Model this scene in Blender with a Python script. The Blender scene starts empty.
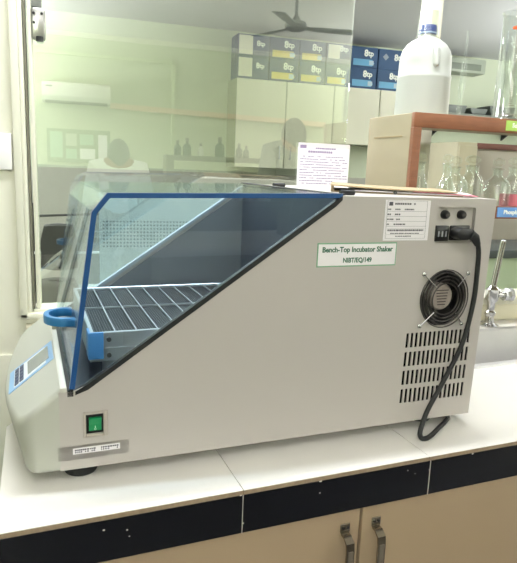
import bpy, bmesh, math, random
from mathutils import Matrix, Vector
random.seed(7)
S = bpy.context.scene
COL = S.collection
PI = math.pi
# ------------------------------------------------------------------ materials
def lin(c):
    return tuple(((v/255)/12.92 if v/255 <= .04045 else ((v/255+.055)/1.055)**2.4) for v in c)
MATS = {}
def mat(name, rgb, rough=.5, metal=0., var=.06, scale=12., bump=0., emit=0., emit_rgb=None, spec=.5, stretch=None):
    if name in MATS: return MATS[name]
    m = bpy.data.materials.new(name); m.use_nodes = True
    nt = m.node_tree; b = nt.nodes['Principled BSDF']
    c = lin(rgb)
    b.inputs['Roughness'].default_value = rough
    b.inputs['Metallic'].default_value = metal
    b.inputs['Specular IOR Level'].default_value = spec
    tc = nt.nodes.new('ShaderNodeTexCoord'); mp = nt.nodes.new('ShaderNodeMapping')
    nz = nt.nodes.new('ShaderNodeTexNoise'); nz.inputs['Scale'].default_value = scale; nz.inputs['Detail'].default_value = 4
    if stretch: mp.inputs['Scale'].default_value = stretch
    nt.links.new(tc.outputs['Object'], mp.inputs['Vector']); nt.links.new(mp.outputs[0], nz.inputs['Vector'])
    mx = nt.nodes.new('ShaderNodeMix'); mx.data_type = 'RGBA'
    mx.inputs[6].default_value = tuple(max(0, v*(1-var)) for v in c)+(1,)
    mx.inputs[7].default_value = tuple(min(1, v*(1+var)) for v in c)+(1,)
    nt.links.new(nz.outputs['Fac'], mx.inputs[0]); nt.links.new(mx.outputs[2], b.inputs['Base Color'])
    if bump:
        bp = nt.nodes.new('ShaderNodeBump'); bp.inputs['Strength'].default_value = bump; bp.inputs['Distance'].default_value = .002
        nt.links.new(nz.outputs['Fac'], bp.inputs['Height']); nt.links.new(bp.outputs[0], b.inputs['Normal'])
    if emit:
        b.inputs['Emission Color'].default_value = lin(emit_rgb or rgb)+(1,); b.inputs['Emission Strength'].default_value = emit
    MATS[name] = m
    return m
def glassmat(name, tint=(255, 255, 255), refl=.1, rough=0., facing=None, refl_tint=(255, 255, 255)):
    """thin clear sheet: light passes tinted, a share is mirrored"""
    if name in MATS: return MATS[name]
    m = bpy.data.materials.new(name); m.use_nodes = True; nt = m.node_tree
    for n in list(nt.nodes): nt.nodes.remove(n)
    o = nt.nodes.new('ShaderNodeOutputMaterial'); t = nt.nodes.new('ShaderNodeBsdfTransparent'); g = nt.nodes.new('ShaderNodeBsdfGlossy')
    t.inputs[0].default_value = lin(tint)+(1,); g.inputs[0].default_value = lin(refl_tint)+(1,); g.inputs['Roughness'].default_value = rough
    mx = nt.nodes.new('ShaderNodeMixShader'); mx.inputs[0].default_value = refl
    if facing:
        lw = nt.nodes.new('ShaderNodeLayerWeight'); lw.inputs['Blend'].default_value = facing
        ma = nt.nodes.new('ShaderNodeMath'); ma.operation = 'MULTIPLY_ADD'
        ma.inputs[1].default_value = .45; ma.inputs[2].default_value = refl; ma.use_clamp = True
        nt.links.new(lw.outputs['Facing'], ma.inputs[0]); 
        pw = nt.nodes.new('ShaderNodeMath'); pw.operation = 'POWER'; pw.inputs[1].default_value = 3.0
        nt.links.new(lw.outputs['Facing'], pw.inputs[0]); nt.links.new(pw.outputs[0], ma.inputs[0])
        nt.links.new(ma.outputs[0], mx.inputs[0])
    nt.links.new(t.outputs[0], mx.inputs[1]); nt.links.new(g.outputs[0], mx.inputs[2]); nt.links.new(mx.outputs[0], o.inputs[0])
    MATS[name] = m
    return m
# ------------------------------------------------------------------ mesh helpers
class MB:
    def __init__(s): s.b = bmesh.new()
    def box(s, x0, x1, y0, y1, z0, z1, bev=0., seg=2, M=None):
        t = bmesh.new(); bmesh.ops.create_cube(t, size=1)
        for v in t.verts: v.co = Vector(((x0+x1)/2+v.co.x*(x1-x0), (y0+y1)/2+v.co.y*(y1-y0), (z0+z1)/2+v.co.z*(z1-z0)))
        if bev: bmesh.ops.bevel(t, geom=list(t.edges), offset=bev, segments=seg, affect='EDGES', profile=.5)
        return s.add(t, M)
    def add(s, t, M=None):
        if M is not None: bmesh.ops.transform(t, matrix=M, verts=t.verts)
        me = bpy.data.meshes.new('t'); t.to_mesh(me); t.free(); s.b.from_mesh(me); bpy.data.meshes.remove(me); return s
    def cyl(s, p, q, r, r2=None, n=24, cap=True):
        p = Vector(p); q = Vector(q); d = q-p; t = bmesh.new()
        bmesh.ops.create_cone(t, cap_ends=cap, segments=n, radius1=r, radius2=r if r2 is None else r2, depth=d.length)
        M = Matrix.Translation((p+q)/2) @ d.to_track_quat('Z', 'Y').to_matrix().to_4x4()
        return s.add(t, M)
    def lathe(s, prof, M=None, n=32):
        t = bmesh.new(); rings = []
        for r, z in prof:
            if r < 1e-5: rings.append([t.verts.new((0, 0, z))])
            else: rings.append([t.verts.new((r*math.cos(2*PI*i/n), r*math.sin(2*PI*i/n), z)) for i in range(n)])
        for a, b in zip(rings, rings[1:]):
            for i in range(n):
                j = (i+1) % n
                if len(a) == 1 and len(b) == 1: continue
                if len(a) == 1: t.faces.new((a[0], b[j], b[i]))
                elif len(b) == 1: t.faces.new((a[i], a[j], b[0]))
                else: t.faces.new((a[i], a[j], b[j], b[i]))
        bmesh.ops.recalc_face_normals(t, faces=t.faces)
        return s.add(t, M)
    def tube(s, pts, r, n=10, closed=False):
        pts = [Vector(p) for p in pts]; t = bmesh.new(); rings = []; N = len(pts); up = None
        for i, p in enumerate(pts):
            a = pts[(i-1) % N] if (closed or i > 0) else p; b = pts[(i+1) % N] if (closed or i < N-1) else p
            d = (b-a).normalized()
            if up is None: up = Vector((0, 0, 1)) if abs(d.z) < .9 else Vector((1, 0, 0))
            x = up.cross(d).normalized(); y = d.cross(x).normalized(); up = y
            rr = r[i] if isinstance(r, (list, tuple)) else r
            rings.append([t.verts.new(p+x*rr*math.cos(2*PI*k/n)+y*rr*math.sin(2*PI*k/n)) for k in range(n)])
        for i in range(N if closed else N-1):
            a = rings[i]; b = rings[(i+1) % N]
            for k in range(n): t.faces.new((a[k], a[(k+1) % n], b[(k+1) % n], b[k]))
        if not closed: t.faces.new(rings[0][::-1]); t.faces.new(rings[-1])
        bmesh.ops.recalc_face_normals(t, faces=t.faces)
        return s.add(t)
    def prism(s, poly, a, b, axis='y', bev=0., M=None, seg=2):
        """poly in the two other axes, extruded from a to b along axis"""
        t = bmesh.new()
        def P(u, w, h): return (u, h, w) if axis == 'y' else ((h, u, w) if axis == 'x' else (u, w, h))
        A = [t.verts.new(P(u, w, a)) for u, w in poly]; B = [t.verts.new(P(u, w, b)) for u, w in poly]
        t.faces.new(A); t.faces.new(B[::-1]); n = len(poly)
        for i in range(n): t.faces.new((A[i], B[i], B[(i+1) % n], A[(i+1) % n]))
        bmesh.ops.recalc_face_normals(t, faces=t.faces)
        if bev: bmesh.ops.bevel(t, geom=list(t.edges), offset=bev, segments=seg, affect='EDGES', profile=.5)
        return s.add(t, M)
    def sph(s, c, rx, ry=None, rz=None, M=None, u=24, v=14):
        t = bmesh.new(); bmesh.ops.create_uvsphere(t, u_segments=u, v_segments=v, radius=1)
        for q in t.verts: q.co = Vector((c[0]+q.co.x*rx, c[1]+q.co.y*(ry or rx), c[2]+q.co.z*(rz or rx)))
        return s.add(t, M)
    def text(s, body, size, M, bold=.0, depth=.0003, width=None):
        cu = bpy.data.curves.new('t', 'FONT'); cu.body = body; cu.size = size; cu.align_x = 'CENTER'; cu.align_y = 'CENTER'
        cu.offset = bold; cu.extrude = depth; cu.resolution_u = 3
        o = bpy.data.objects.new('t', cu); COL.objects.link(o); bpy.context.view_layer.update()
        dg = bpy.context.evaluated_depsgraph_get(); me = bpy.data.meshes.new_from_object(o.evaluated_get(dg))
        bpy.data.objects.remove(o); bpy.data.curves.remove(cu)
        t = bmesh.new(); t.from_mesh(me); bpy.data.meshes.remove(me)
        if width and t.verts:
            w = max(v.co.x for v in t.verts)-min(v.co.x for v in t.verts)
            for v in t.verts: v.co.x *= width/w
        return s.add(t, M)
    def build(s, name, m, parent=None, loc=None, smooth=35):
        me = bpy.data.meshes.new(name); s.b.to_mesh(me); s.b.free()
        for p in me.polygons: p.use_smooth = True
        me.set_sharp_from_angle(angle=math.radians(smooth))
        me.materials.append(m)
        o = bpy.data.objects.new(name, me); COL.objects.link(o)
        if parent: o.parent = parent
        if loc: o.location = loc
        return o
def tag(o, label, cat, group=None, kind=None):
    o['label'] = label; o['category'] = cat
    if group: o['group'] = group
    if kind: o['kind'] = kind
    return o
def thing(name, label, cat, loc=(0, 0, 0), rz=0., group=None):
    o = bpy.data.objects.new(name, None); o.empty_display_size = .05; COL.objects.link(o); o.location = loc; o.rotation_euler = (0, 0, rz)
    return tag(o, label, cat, group)
def struct(o, label=None, cat=None):
    o['kind'] = 'structure'
    if label: o['label'] = label
    if cat: o['category'] = cat
    return o
def copy_tree(o, parent=None):
    c = o.copy(); COL.objects.link(c)
    if parent: c.parent = parent
    for ch in list(o.children): copy_tree(ch, c)
    return c
def boolean(o, cutter):
    md = o.modifiers.new('b', 'BOOLEAN'); md.operation = 'DIFFERENCE'; md.object = cutter; md.solver = 'EXACT'
    bpy.context.view_layer.update()
    dg = bpy.context.evaluated_depsgraph_get(); me = bpy.data.meshes.new_from_object(o.evaluated_get(dg))
    o.modifiers.clear(); o.data = me; bpy.data.objects.remove(cutter)
    for p in me.polygons: p.use_smooth = False
FACE = lambda x, y, z: Matrix(((1, 0, 0, x), (0, 0, -1, y), (0, 1, 0, z), (0, 0, 0, 1)))   # text facing -y

# ------------------------------------------------------------------ palette
M_wall = mat('cream_wall_paint', (232, 230, 214), .6, var=.03, scale=3)
M_green = mat('green_wall_paint', (207, 213, 184), .6, var=.03, scale=2)
M_farwall = mat('pale_green_wall_paint', (206, 214, 190), .6, var=.03, scale=2)
M_ceil = mat('white_ceiling_paint', (238, 234, 232), .7, var=.02, scale=3)
M_farceil = mat('grey_ceiling_paint', (215, 216, 216), .7, var=.02, scale=3)
M_floor = mat('speckled_floor_tile', (84, 82, 78), .35, var=.12, scale=60)
M_trim = mat('cream_frame_paint', (230, 229, 212), .45, var=.04, scale=20)
M_alu = mat('brushed_aluminium', (196, 200, 190), .35, .6, var=.05, scale=30)
M_rubber = mat('black_rubber', (22, 24, 26), .55, var=.1)
M_black = mat('black_plastic', (20, 21, 24), .4, var=.1)
M_steel = mat('stainless_steel', (190, 190, 186), .28, .9, var=.06, scale=25)
M_chrome = mat('chrome', (205, 205, 205), .12, 1., var=.03)
M_white = mat('white_plastic', (244, 243, 240), .35, var=.02)
M_paper = mat('white_paper', (246, 242, 246), .7, var=.02, scale=40)
M_print = mat('printed_ink', (70, 66, 84), .7, var=.1)
M_lilac = mat('lilac_ink', (164, 146, 184), .7, var=.1)
M_glass = glassmat('clear_lab_glass', (251, 253, 252), .05, facing=.5)
M_pane = glassmat('window_pane_glass', (250, 253, 249), .205, refl_tint=(253, 255, 250))
M_lid = glassmat('smoked_lid_acrylic', (242, 248, 252), .03, facing=.35)

# ================================================================== THE SETTING
GY = 1.50                                   # wall plane between the two rooms
XL, XR, YB, YF, ZC, ZF = -2.6, 5.4, -5.5, 6.2, 2.935, 2.66
def sbox(name, m, *a, bev=0.):
    return struct(MB().box(*a, bev=bev).build(name, m))
sbox('floor', M_floor, XL-.1, XR+.1, YB-.1, YF+.1, -.1, 0)
sbox('ceiling', M_ceil, XL-.1, XR+.1, YB-.1, GY+.1, ZC, ZC+.1)
sbox('ceiling_beyond', M_farceil, XL-.1, XR+.1, GY+.1, YF+.1, ZF, ZC+.1)
sbox('wall_left', M_green, XL-.1, XL, YB, YF, 0, ZC)
sbox('wall_right', M_wall, XR, XR+.1, YB, YF, 0, ZC)
sbox('wall_behind', M_green, XL-.1, XR+.1, YB-.1, YB, 0, ZC)
sbox('wall_far', M_farwall, XL-.1, XR+.1, YF, YF+.1, 0, ZC)
w = MB()
OX0, OX1, OZ0, OZ1 = -.118, 2.6, .925, 2.35
w.box(XL, XR, GY, GY+.1, 0, OZ0); w.box(XL, OX0, GY, GY+.1, OZ0, ZC); w.box(OX1, XR, GY, GY+.1, OZ0, ZC); w.box(OX0, OX1, GY, GY+.1, OZ1, ZC)
struct(w.build('wall_back', M_wall))
# window frame of the opening: stepped left jamb, sill, post
f = MB()
f.box(-.126, -.108, GY-.014, GY+.1, .915, OZ1, .002); f.box(-.108, -.098, GY-.006, GY+.1, .925, OZ1, .002)
f.box(-.088, -.079, GY+.004, GY+.03, .935, OZ1, .002); f.box(-.088, -.079, GY+.05, GY+.08, .935, OZ1, .002)
f.box(-.126, OX1, GY-.014, GY+.1, .912, .927, .003)
f.box(-.095, .73, GY+.004, GY+.028, .927, .9345, .002)
f.box(.952, .984, GY+.0, GY+.06, .927, OZ1, .003); f.box(.992, 1.0, GY+.02, GY+.06, .927, OZ1, .002)
f.box(-.126, OX1, GY-.01, GY+.1, OZ1-.01, OZ1+.02, .003)
wf = struct(f.build('window_1', M_trim))
g = MB().box(-.0965, -.092, GY+.002, GY+.04, .935, OZ1).build('seal_strip', mat('grey_seal', (112, 110, 94), .6), wf)
p = MB().box(-.078, .724, GY+.012, GY+.018, .936, 2.2, .0008, 1).build('glass_pane', M_pane, wf)
struct(MB().box(XL, -.13, GY-.006, GY+.002, .10, .822, .002).build('trim_1', mat('grey_tile_dado', (222, 221, 204), .4, var=.04, scale=6)))
struct(MB().box(-.114, XR-.6, GY-.008, GY+.001, .852, .9, .002).build('trim_2', mat('beige_upstand', (226, 220, 196), .4, var=.05, scale=10)))

# pane clamp fitting top left
t = thing('glass_clamp', 'small steel hinge clamp at the top left corner of the glass pane', 'clamp', (-.066, GY+.004, 1.565))
MB().box(-.013, .017, -.004, .020, 0, .068, .006).build('clamp_plate', M_steel, t)
m_ = MB()
for x, z in ((-.007, .055), (.010, .055), (-.007, .035)): m_.cyl((x, -.006, z), (x, -.003, z), .003, n=12)
m_.build('clamp_screw', M_black, t)
MB().box(-.012, .010, -.001, .018, .068, .25, .003).build('hinge_arm', mat('grey_metal', (150, 152, 150), .4, .6), t)
MB().cyl((.004, -.002, -.004), (.004, -.002, .006), .008, n=16).build('clamp_knob', M_black, t)

# switch plate on the wall
t = thing('switch_plate', 'white electrical switch plate on the cream wall left of the window', 'switch', (-.187, GY, 1.27))
MB().box(-.065, .058, -.012, 0, 0, .083, .004).build('plate', M_white, t)
MB().box(-.055, .010, -.016, -.011, .028, .055, .002).build('rocker', M_white, t)

# ================================================================== BENCH
BA, BD = .0768, .7053                       # the bench runs at a slight angle to the wall
WT = thing('lab_worktop', 'long white laminate lab worktop under the incubator', 'worktop', (-math.sin(BA)*BD, math.cos(BA)*BD, 0), BA)
def wall_y(x): return (GY-.0095-math.cos(BA)*BD-math.sin(BA)*x)/math.cos(BA)
W0 = .85
M_lam = mat('white_laminate', (243, 240, 234), .35, var=.035, scale=5)
SX0, SX1, SY0, SY1 = .94, 1.56, .338, .59       # sink hole (local)
X_END = 2.6
M_core = mat('brown_particle_board', (150, 130, 108), .8, var=.35, scale=160)
def slab(polys):
    m = MB(); c = MB()
    for p_ in polys: m.prism(p_, .8488, W0, 'z'); c.prism(p_, .8424, .8487, 'z')
    o = m.build('slab', M_lam, WT); c.build('slab_core', M_core, o)
g_ = .0006
def quad(x0, x1, y0=None, y1=None):
    return [(x0, 0 if y0 is None else y0), (x1, 0 if y0 is None else y0), (x1, wall_y(x1) if y1 is None else y1), (x0, wall_y(x0) if y1 is None else y1)]
slab([[(-.043, 0), (.2783-g_, 0), (.2783-g_, wall_y(.2783)), (.04, wall_y(.04)), (.03, .43), (-.036, .31)]]); slab([quad(.2783+g_, .600-g_)])
slab([quad(.600+g_, SX0), quad(SX0, SX1, None, SY0), quad(SX0, SX1, SY1, None), quad(SX1, X_END)])
M_fas = mat('black_laminate', (15, 17, 24), .25, var=.3, scale=40)
for a, b in ((-.04, .2778), (.2788, .6035), (.6045, 1.3), (1.301, 2.6)):
    MB().box(a, b, .0005, .012, .7815, .842, .0006, 1).build('edge_strip', M_fas, WT)
M_chip = mat('chipped_white', (214, 208, 200), .8)
for x, z, r in ((.085, .828, .0012), (.115, .822, .0010), (.118, .812, .0007), (.2795, .797, .0012), (.402, .8415, .0018), (.402, .822, .0010), (.2745, .8425, .0016), (.56, .832, .0008), (.575, .824, .0006), (.690, .8405, .0014), (.603, .826, .0012)):
    MB().sph((x, .0005, z), r*1.4, .0006, r, u=10, v=6).build('chip_mark', M_chip, WT)
for x in (.6040, .2783): MB().box(x-.0003, x+.0003, -.0001, .002, .7815, .842).build('joint_line', M_chip, WT)
# cabinet
CB = thing('base_cabinet', 'beige two door cabinet under the black worktop edge', 'cabinet', (-math.sin(BA)*(BD+.006)+.4808*math.cos(BA), math.cos(BA)*(BD+.006)+.4808*math.sin(BA), 0), BA)
M_cab = mat('beige_cabinet_laminate', (160, 139, 115), .45, var=.04, scale=6)
ZT = .7808
m_ = MB(); m_.box(-.515, 2.0, .021, .30, .08, .10); m_.box(-.515, 2.0, .05, .30, 0, .08); m_.box(-.515, 2.0, .28, .30, .08, ZT)
for x in (-.52, -.01, .512, 1.06, 1.98): m_.box(x, x+.02, .0215, .30, .08, ZT)
m_.box(-.515, 2.0, .0215, .04, .745, ZT); m_.box(-.0004, .0038, .007, .0215, .09, ZT)  # last box: dark strip set between the doors to draw the gap's shade
m_.build('carcass', mat('cabinet_gap_shade', (60, 44, 30), .7), CB)
def handle(parent, x):
    h = MB(); h.box(x-.0085, x+.0085, -.002, 0, 0.7415, 0.7575, .0008, 1)
    h.box(x-.0085, x+.0085, -.002, 0, 0.6145, 0.6305, .0008, 1)
    for k in range(1):
        pts = [(x, -.001, 0.7415), (x, -.010, 0.7405), (x, -.020, 0.7335), (x, -.022, 0.7195), (x, -.022, 0.6595), (x, -.020, 0.6415), (x, -.010, 0.6315), (x, -.001, 0.6305)]
        a = bmesh.new(); rows = []
        for (px, py, pz), (nx, nz) in zip(pts, ((0, .003), (.0, .003), (-.002, .002), (-.003, 0), (-.003, 0), (-.002, -.002), (0, -.003), (0, -.003))):
            rows.append([a.verts.new((px-.007, py, pz)), a.verts.new((px+.007, py, pz)), a.verts.new((px+.007, py+(.003 if nx else 0)-0, pz-nz)), a.verts.new((px-.007, py+(.003 if nx else 0), pz-nz))])
        for A, B in zip(rows, rows[1:]):
            for i in range(4): a.faces.new((A[i], A[(i+1) % 4], B[(i+1) % 4], B[i]))
        bmesh.ops.recalc_face_normals(a, faces=a.faces); h.add(a)
    ho = h.build('handle', mat('polished_handle_metal', (172, 162, 146), .2, .95), parent)
    ho['label'] = 'shiny metal bow handle'
    s = MB()
    for dx in (-.004, .004): s.cyl((x+dx, -.0032, 0.7505), (x+dx, -.0018, 0.7505), .0023, n=12)
    s.build('screw', M_black, ho)
    MB().box(x-.0045, x+.0045, -.0232, -.0215, 0.6595, 0.7215, .0004, 1).build('grip_inlay', mat('handle_inlay', (132, 122, 112), .45, .6), ho)
for x0, x1, hx in ((-.52, -.0008, -.0270), (.0042, .52, .0300), (.523, 1.05, 1.02)):
    d = MB().box(x0, x1, 0, .02, .09, ZT, .0015).build('door', M_cab, CB); handle(d, hx)

# sink with faucet
t = thing('lab_sink', 'stainless sink basin set in the worktop right of the incubator', 'sink', (-math.sin(BA)*BD, math.cos(BA)*BD, 0), BA)
m_ = MB()
a = bmesh.new()
def ring(x0, x1, y0, y1, z, r=.03, n=5):
    pts = []
    for cx, cy, a0 in ((x1-r, y1-r, 0), (x0+r, y1-r, 90), (x0+r, y0+r, 180), (x1-r, y0+r, 270)):
        for k in range(n+1):
            an = math.radians(a0+90*k/n); pts.append(a.verts.new((cx+r*math.cos(an), cy+r*math.sin(an), z)))
    return pts
R_ = [ring(SX0-.012, SX1+.012, SY0-.012, SY1+.012, .8501), ring(SX0-.010, SX1+.010, SY0-.010, SY1+.010, .8545), ring(SX0+.008, SX1-.008, SY0+.008, SY1-.008, .8535), ring(SX0+.012, SX1-.012, SY0+.012, SY1-.012, .845),
      ring(SX0+.02, SX1-.02, SY0+.02, SY1-.02, .72), ring(SX0+.05, SX1-.05, SY0+.05, SY1-.05, .70)]
for A, B in zip(R_, R_[1:]):
    n = len(A)
    for i in range(n): a.faces.new((A[i], A[(i+1) % n], B[(i+1) % n], B[i]))
a.faces.new(R_[-1]); bmesh.ops.recalc_face_normals(a, faces=a.faces); m_.add(a)
m_.build('basin', mat('satin_sink_steel', (205, 204, 202), .4, .1, var=.05, scale=20), t)
MB().cyl((1.25, .48, .7005), (1.25, .48, .703), .03).build('drain', M_chrome, t)
fc = thing('lab_faucet', 'slender chrome lab faucet with side lever behind the sink', 'faucet', (1.207, 1.437, .85))
MB().lathe([(.028, 0), (.028, .004), (.02, .007), (.014, .011), (.012, .03), (.016, .036), (.016, .045), (.011, .05), (.013, .075), (.02, .085), (.02, .115), (.012, .122), (.009, .128)], n=20).build('body', M_chrome, fc)
MB().tube([(0, 0, .12), (.006, 0, .17), (.013, .0, .225), (.0165, -.001, .255), (.0170, -.003, .263)], [.009, .009, .0085, .0085, .007], n=12).build('spout', M_chrome, fc)
m_ = MB(); m_.cyl((.012, -.002, .10), (.04, -.004, .097), .009, n=16); m_.lathe([(.0, 0), (.017, .0), (.021, .006), (.018, .02), (.022, .028), (.0, .03)], Matrix.Translation((.036, -.004, .097)) @ Matrix.Rotation(PI/2, 4, 'Y'), n=8)
m_.build('tap_handle', M_chrome, fc)

# ================================================================== INCUBATOR
YAW, D = .0663, .80
B0 = .85
def Lw(s, d, z): return Vector((math.cos(YAW)*s-math.sin(YAW)*(D+d), math.sin(YAW)*s+math.cos(YAW)*(D+d), z))
INC = thing('benchtop_incubator_shaker', 'large grey benchtop incubator shaker with blue edged clear lid on the worktop', 'incubator', Lw(0, 0, B0), YAW)
W = .45
def Z(z): return z-B0
M_body = mat('warm_grey_enamel', (187, 181, 177), .42, var=.02, scale=4, spec=.4)
M_dark = mat('dark_chamber_steel', (84, 90, 106), .35, .2, var=.05)
M_lin = mat('chamber_liner_grey', (132, 134, 138), .4, .3, var=.05)
near = [(.030, .8695), (.744, .8695), (.754, 1.261), (.453, 1.261), (.437, 1.2500), (.066, .9930), (.050, .9870), (.030, .9870)]
near = [(s, Z(z)) for s, z in near]
hp = MB().prism(near, 0, .0016, 'y', .0005).build('housing', M_body, INC)
cut = MB()
for r in range(4):
    for k in range(15):
        x = .592+.0093*k; zt = Z(1.032-.0335*r); lean = -.0006*r
        cut.prism([(x+lean, zt), (x+.0052+lean, zt), (x+.0047+lean, zt-.026), (x-.0005+lean, zt-.026)], -.02, .05, 'y')
cut.cyl((.661, -.02, Z(1.090)), (.661, .05, Z(1.090)), .0485, n=48)
cut.box(.630, .711, -.02, .05, Z(1.186), Z(1.246), .004)
cut.box(.0655, .0895, -.02, .05, Z(.919), Z(.950))
boolean(hp, cut.build('c', M_body, INC))
# remaining walls merged into the one housing mesh
m_ = MB(); m_.b.from_mesh(hp.data)
m_.prism(near, W-.016, W, 'y', .0018)
m_.box(.4535, .753, .0016, W-.016, Z(1.249), Z(1.261)); m_.box(.733, .7445, .0016, W-.016, Z(.8705), Z(1.249))
m_.box(.036, .735, .0016, W-.016, Z(.8705), Z(.88)); m_.box(.034, .043, .016, W-.016, Z(.88), Z(.987))
old = hp.data; me = bpy.data.meshes.new('housing'); m_.b.to_mesh(me); m_.b.free(); me.materials.append(M_body); hp.data = me
# chamber
m_ = MB(); m_.box(.443, .451, .0045, W-.016, Z(.95), Z(1.2595)); m_.box(.043, .445, .0045, W-.016, Z(.945), Z(.952))
m_.build('chamber_liner', M_dark, INC)
m_ = MB(); m_.prism([(.052, Z(.986)), (.068, Z(.9945)), (.4375, Z(1.2522)), (.451, Z(1.2612)), (.451, Z(1.2545)), (.440, Z(1.2445)), (.069, Z(.987)), (.052, Z(.981))], -.0012, .0075, 'y')
m_.box(.0415, .0495, .0, W, Z(.979), Z(.9885))
m_.build('lid_gasket', M_rubber, INC)
m_ = MB(); m_.prism([(.07, Z(.985)), (.443, Z(1.246)), (.443, Z(.952)), (.05, Z(.952))], W-.0195, W-.0165, 'y'); m_.build('side_liner', M_lin, INC)
m_ = MB(); m_.prism([(.046, Z(.9785)), (.052, Z(.983)), (.440, Z(1.251)), (.451, Z(1.2605)), (.436, Z(1.2535)), (.05, Z(.9905))], W-.020, W-.008, 'y'); m_.build('far_edge_strip', mat('pale_edge_strip', (176, 184, 190), .4), INC)
# front fascia with slanted control panel
def zc(s): return .942+(s+.03)*.79
pl = []
def arc(cx, cy, rx, ry, a0, a1, n=7):
    for k in range(n+1):
        an = math.radians(a0+(a1-a0)*k/n); pl.append((cx+rx*math.cos(an), cy+ry*math.sin(an)))
pl.append((.034, .0)); arc(-.002, .034, .026, .034, 270, 188, 8)
for k in range(1, 8):
    u = k/8; pl.append((-.028-.020*math.sin(PI*u)**.7, .04+(W-.08)*u))
arc(-.002, W-.034, .026, .034, 172, 90, 8); pl.append((.034, W))
a = bmesh.new(); A = [a.verts.new((x+max(0, .01-x)*.32, y, Z(.868))) for x, y in pl]; Bv = [a.verts.new((x, y, Z(zc(x)))) for x, y in pl]
a.faces.new(A[::-1]); a.faces.new(Bv); n = len(pl)
for i in range(n): a.faces.new((A[i], A[(i+1) % n], Bv[(i+1) % n], Bv[i]))
bmesh.ops.recalc_face_normals(a, faces=a.faces)
ed = [e for e in a.edges if abs(e.verts[0].co.z-e.verts[1].co.z) < .03 and not (e.verts[0].co.x > .03 and e.verts[1].co.x > .03) and not (e.calc_length() > .1 and e.verts[0].co.x > .03)]
ed = [e for e in ed if (e.verts[0] in A) == (e.verts[1] in A)]
bmesh.ops.bevel(a, geom=ed, offset=.008, segments=4, affect='EDGES', profile=.5)
FA = MB(); FA.add(a); fa = FA.build('front_fascia', mat('fascia_grey_enamel', (182, 183, 174), .38, var=.02, scale=4), INC)
MB().box(.0315, .041, .0, W, Z(.984), Z(.9925), .0015).build('fascia_rim', mat('pale_rim', (204, 203, 194), .4), INC)
# display overlay on the slanted panel:  tilt about the local y axis
th = math.atan(.79); nx, nz = -math.sin(th), math.cos(th)
def slope(u, v, h=0.):      # u up the slope from s=-.03, v = depth
    return Vector((-.03+u*math.cos(th)+nx*h, v, Z(zc(-.03))+u*math.sin(th)+nz*h))
def splate(u0, u1, v0, v1, h0, h1, M):
    a = bmesh.new(); c = [[a.verts.new(slope(u, v, h)) for u, v in ((u0, v0), (u1, v0), (u1, v1), (u0, v1))] for h in (h0, h1)]
    a.faces.new(c[0][::-1]); a.faces.new(c[1])
    for i in range(4): a.faces.new((c[0][i], c[0][(i+1) % 4], c[1][(i+1) % 4], c[1][i]))
    bmesh.ops.recalc_face_normals(a, faces=a.faces); M.add(a); return M
dsp = splate(-.010, .076, .142, .240, -.001, .0008, MB()).build('control_panel', mat('light_blue_overlay', (140, 182, 222), .35), INC)
splate(.0, .022, .150, .232, .0007, .0012, MB()).build('keypad', mat('white_keypad', (226, 232, 238), .4), dsp)
splate(.022, .062, .150, .232, .0007, .0011, MB()).build('display_bezel', mat('white_bezel', (228, 234, 240), .4), dsp)
splate(.027, .068, .160, .224, .001, .0015, MB()).build('display_screen', mat('grey_lcd', (146, 152, 150), .2), dsp)
for i in range(5):
    for j in range(2):
        splate(.002+.0095*j, .002+.0095*j+.0075, .154+.0155*i, .154+.0155*i+.012, .0011, .0022, MB()).build('key', mat('dark_key', (74, 84, 108), .5), dsp)
# power switch
sw = MB()
bo = [(.0655-.004, .919-.004), (.0895+.006, .919-.004), (.0895+.006, .950+.004), (.0655-.004, .950+.004)]
sw.box(.0615, .0655, -.0025, .006, Z(.916), Z(.954), .001); sw.box(.0895, .0955, -.0025, .006, Z(.916), Z(.954), .001)
sw.box(.0655, .0895, -.0025, .006, Z(.916), Z(.9205), .001); sw.box(.0655, .0895, -.0025, .006, Z(.9500), Z(.954), .001)
s0 = sw.build('power_switch', mat('switch_surround', (176, 168, 160), .4), INC)
MB().box(.0655, .0895, .002, .012, Z(.9205), Z(.950)).build('switch_well', M_black, s0)
M_gr = mat('green_rocker', (14, 120, 72), .3, var=.1, emit=.25, emit_rgb=(10, 150, 80))
MB().prism([(-.003, Z(.9445)), (.003, Z(.9445)), (.003, Z(.9245)), (.0005, Z(.9245)), (.0005, Z(.934))], .0695, .0865, 'x', .0005).build('rocker', M_gr, s0)
m_ = MB(); m_.box(.0776, .0784, -.0012, .001, Z(.9295), Z(.932)); m_.lathe([(.0016, 0), (.0016, .0004), (.0011, .0004), (.0011, 0)], FACE(.078, .0003, Z(.9272)), 14)
m_.build('switch_mark', mat('mint_mark', (190, 236, 206), .5), s0)
# tape label low on the side, with illegible strip of print
m_ = MB(); m_.box(.0, .0, 0, 0, 0, 0) if False else None
m_ = MB(); R2 = Matrix.Rotation(math.radians(-.8), 4, 'Y')
lt = MB().box(.047, .112, -.0006, .0, Z(.8925), Z(.9015)).build('tape_label', M_paper, INC)
lt['label'] = 'small white printed strip'
m_ = MB(); x = .050
while x < .109:
    wd = random.uniform(.0014, .0034)
    if not .078 < x < .083:
        m_.box(x, x+wd, -.0009, -.0004, Z(.8975), Z(.8995))
        if random.random() < .7: m_.box(x, x+wd*.8, -.0009, -.0004, Z(.8945), Z(.8962))
    x += wd+random.uniform(.0006, .0012)
m_.build('print', M_print, lt)
m_ = MB(); m_.box(.027, .125, -.0003, .0, Z(.884), Z(.9055)); m_.build('clear_tape', glassmat('clear_tape_film', (253, 253, 253), .03), INC)
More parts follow.
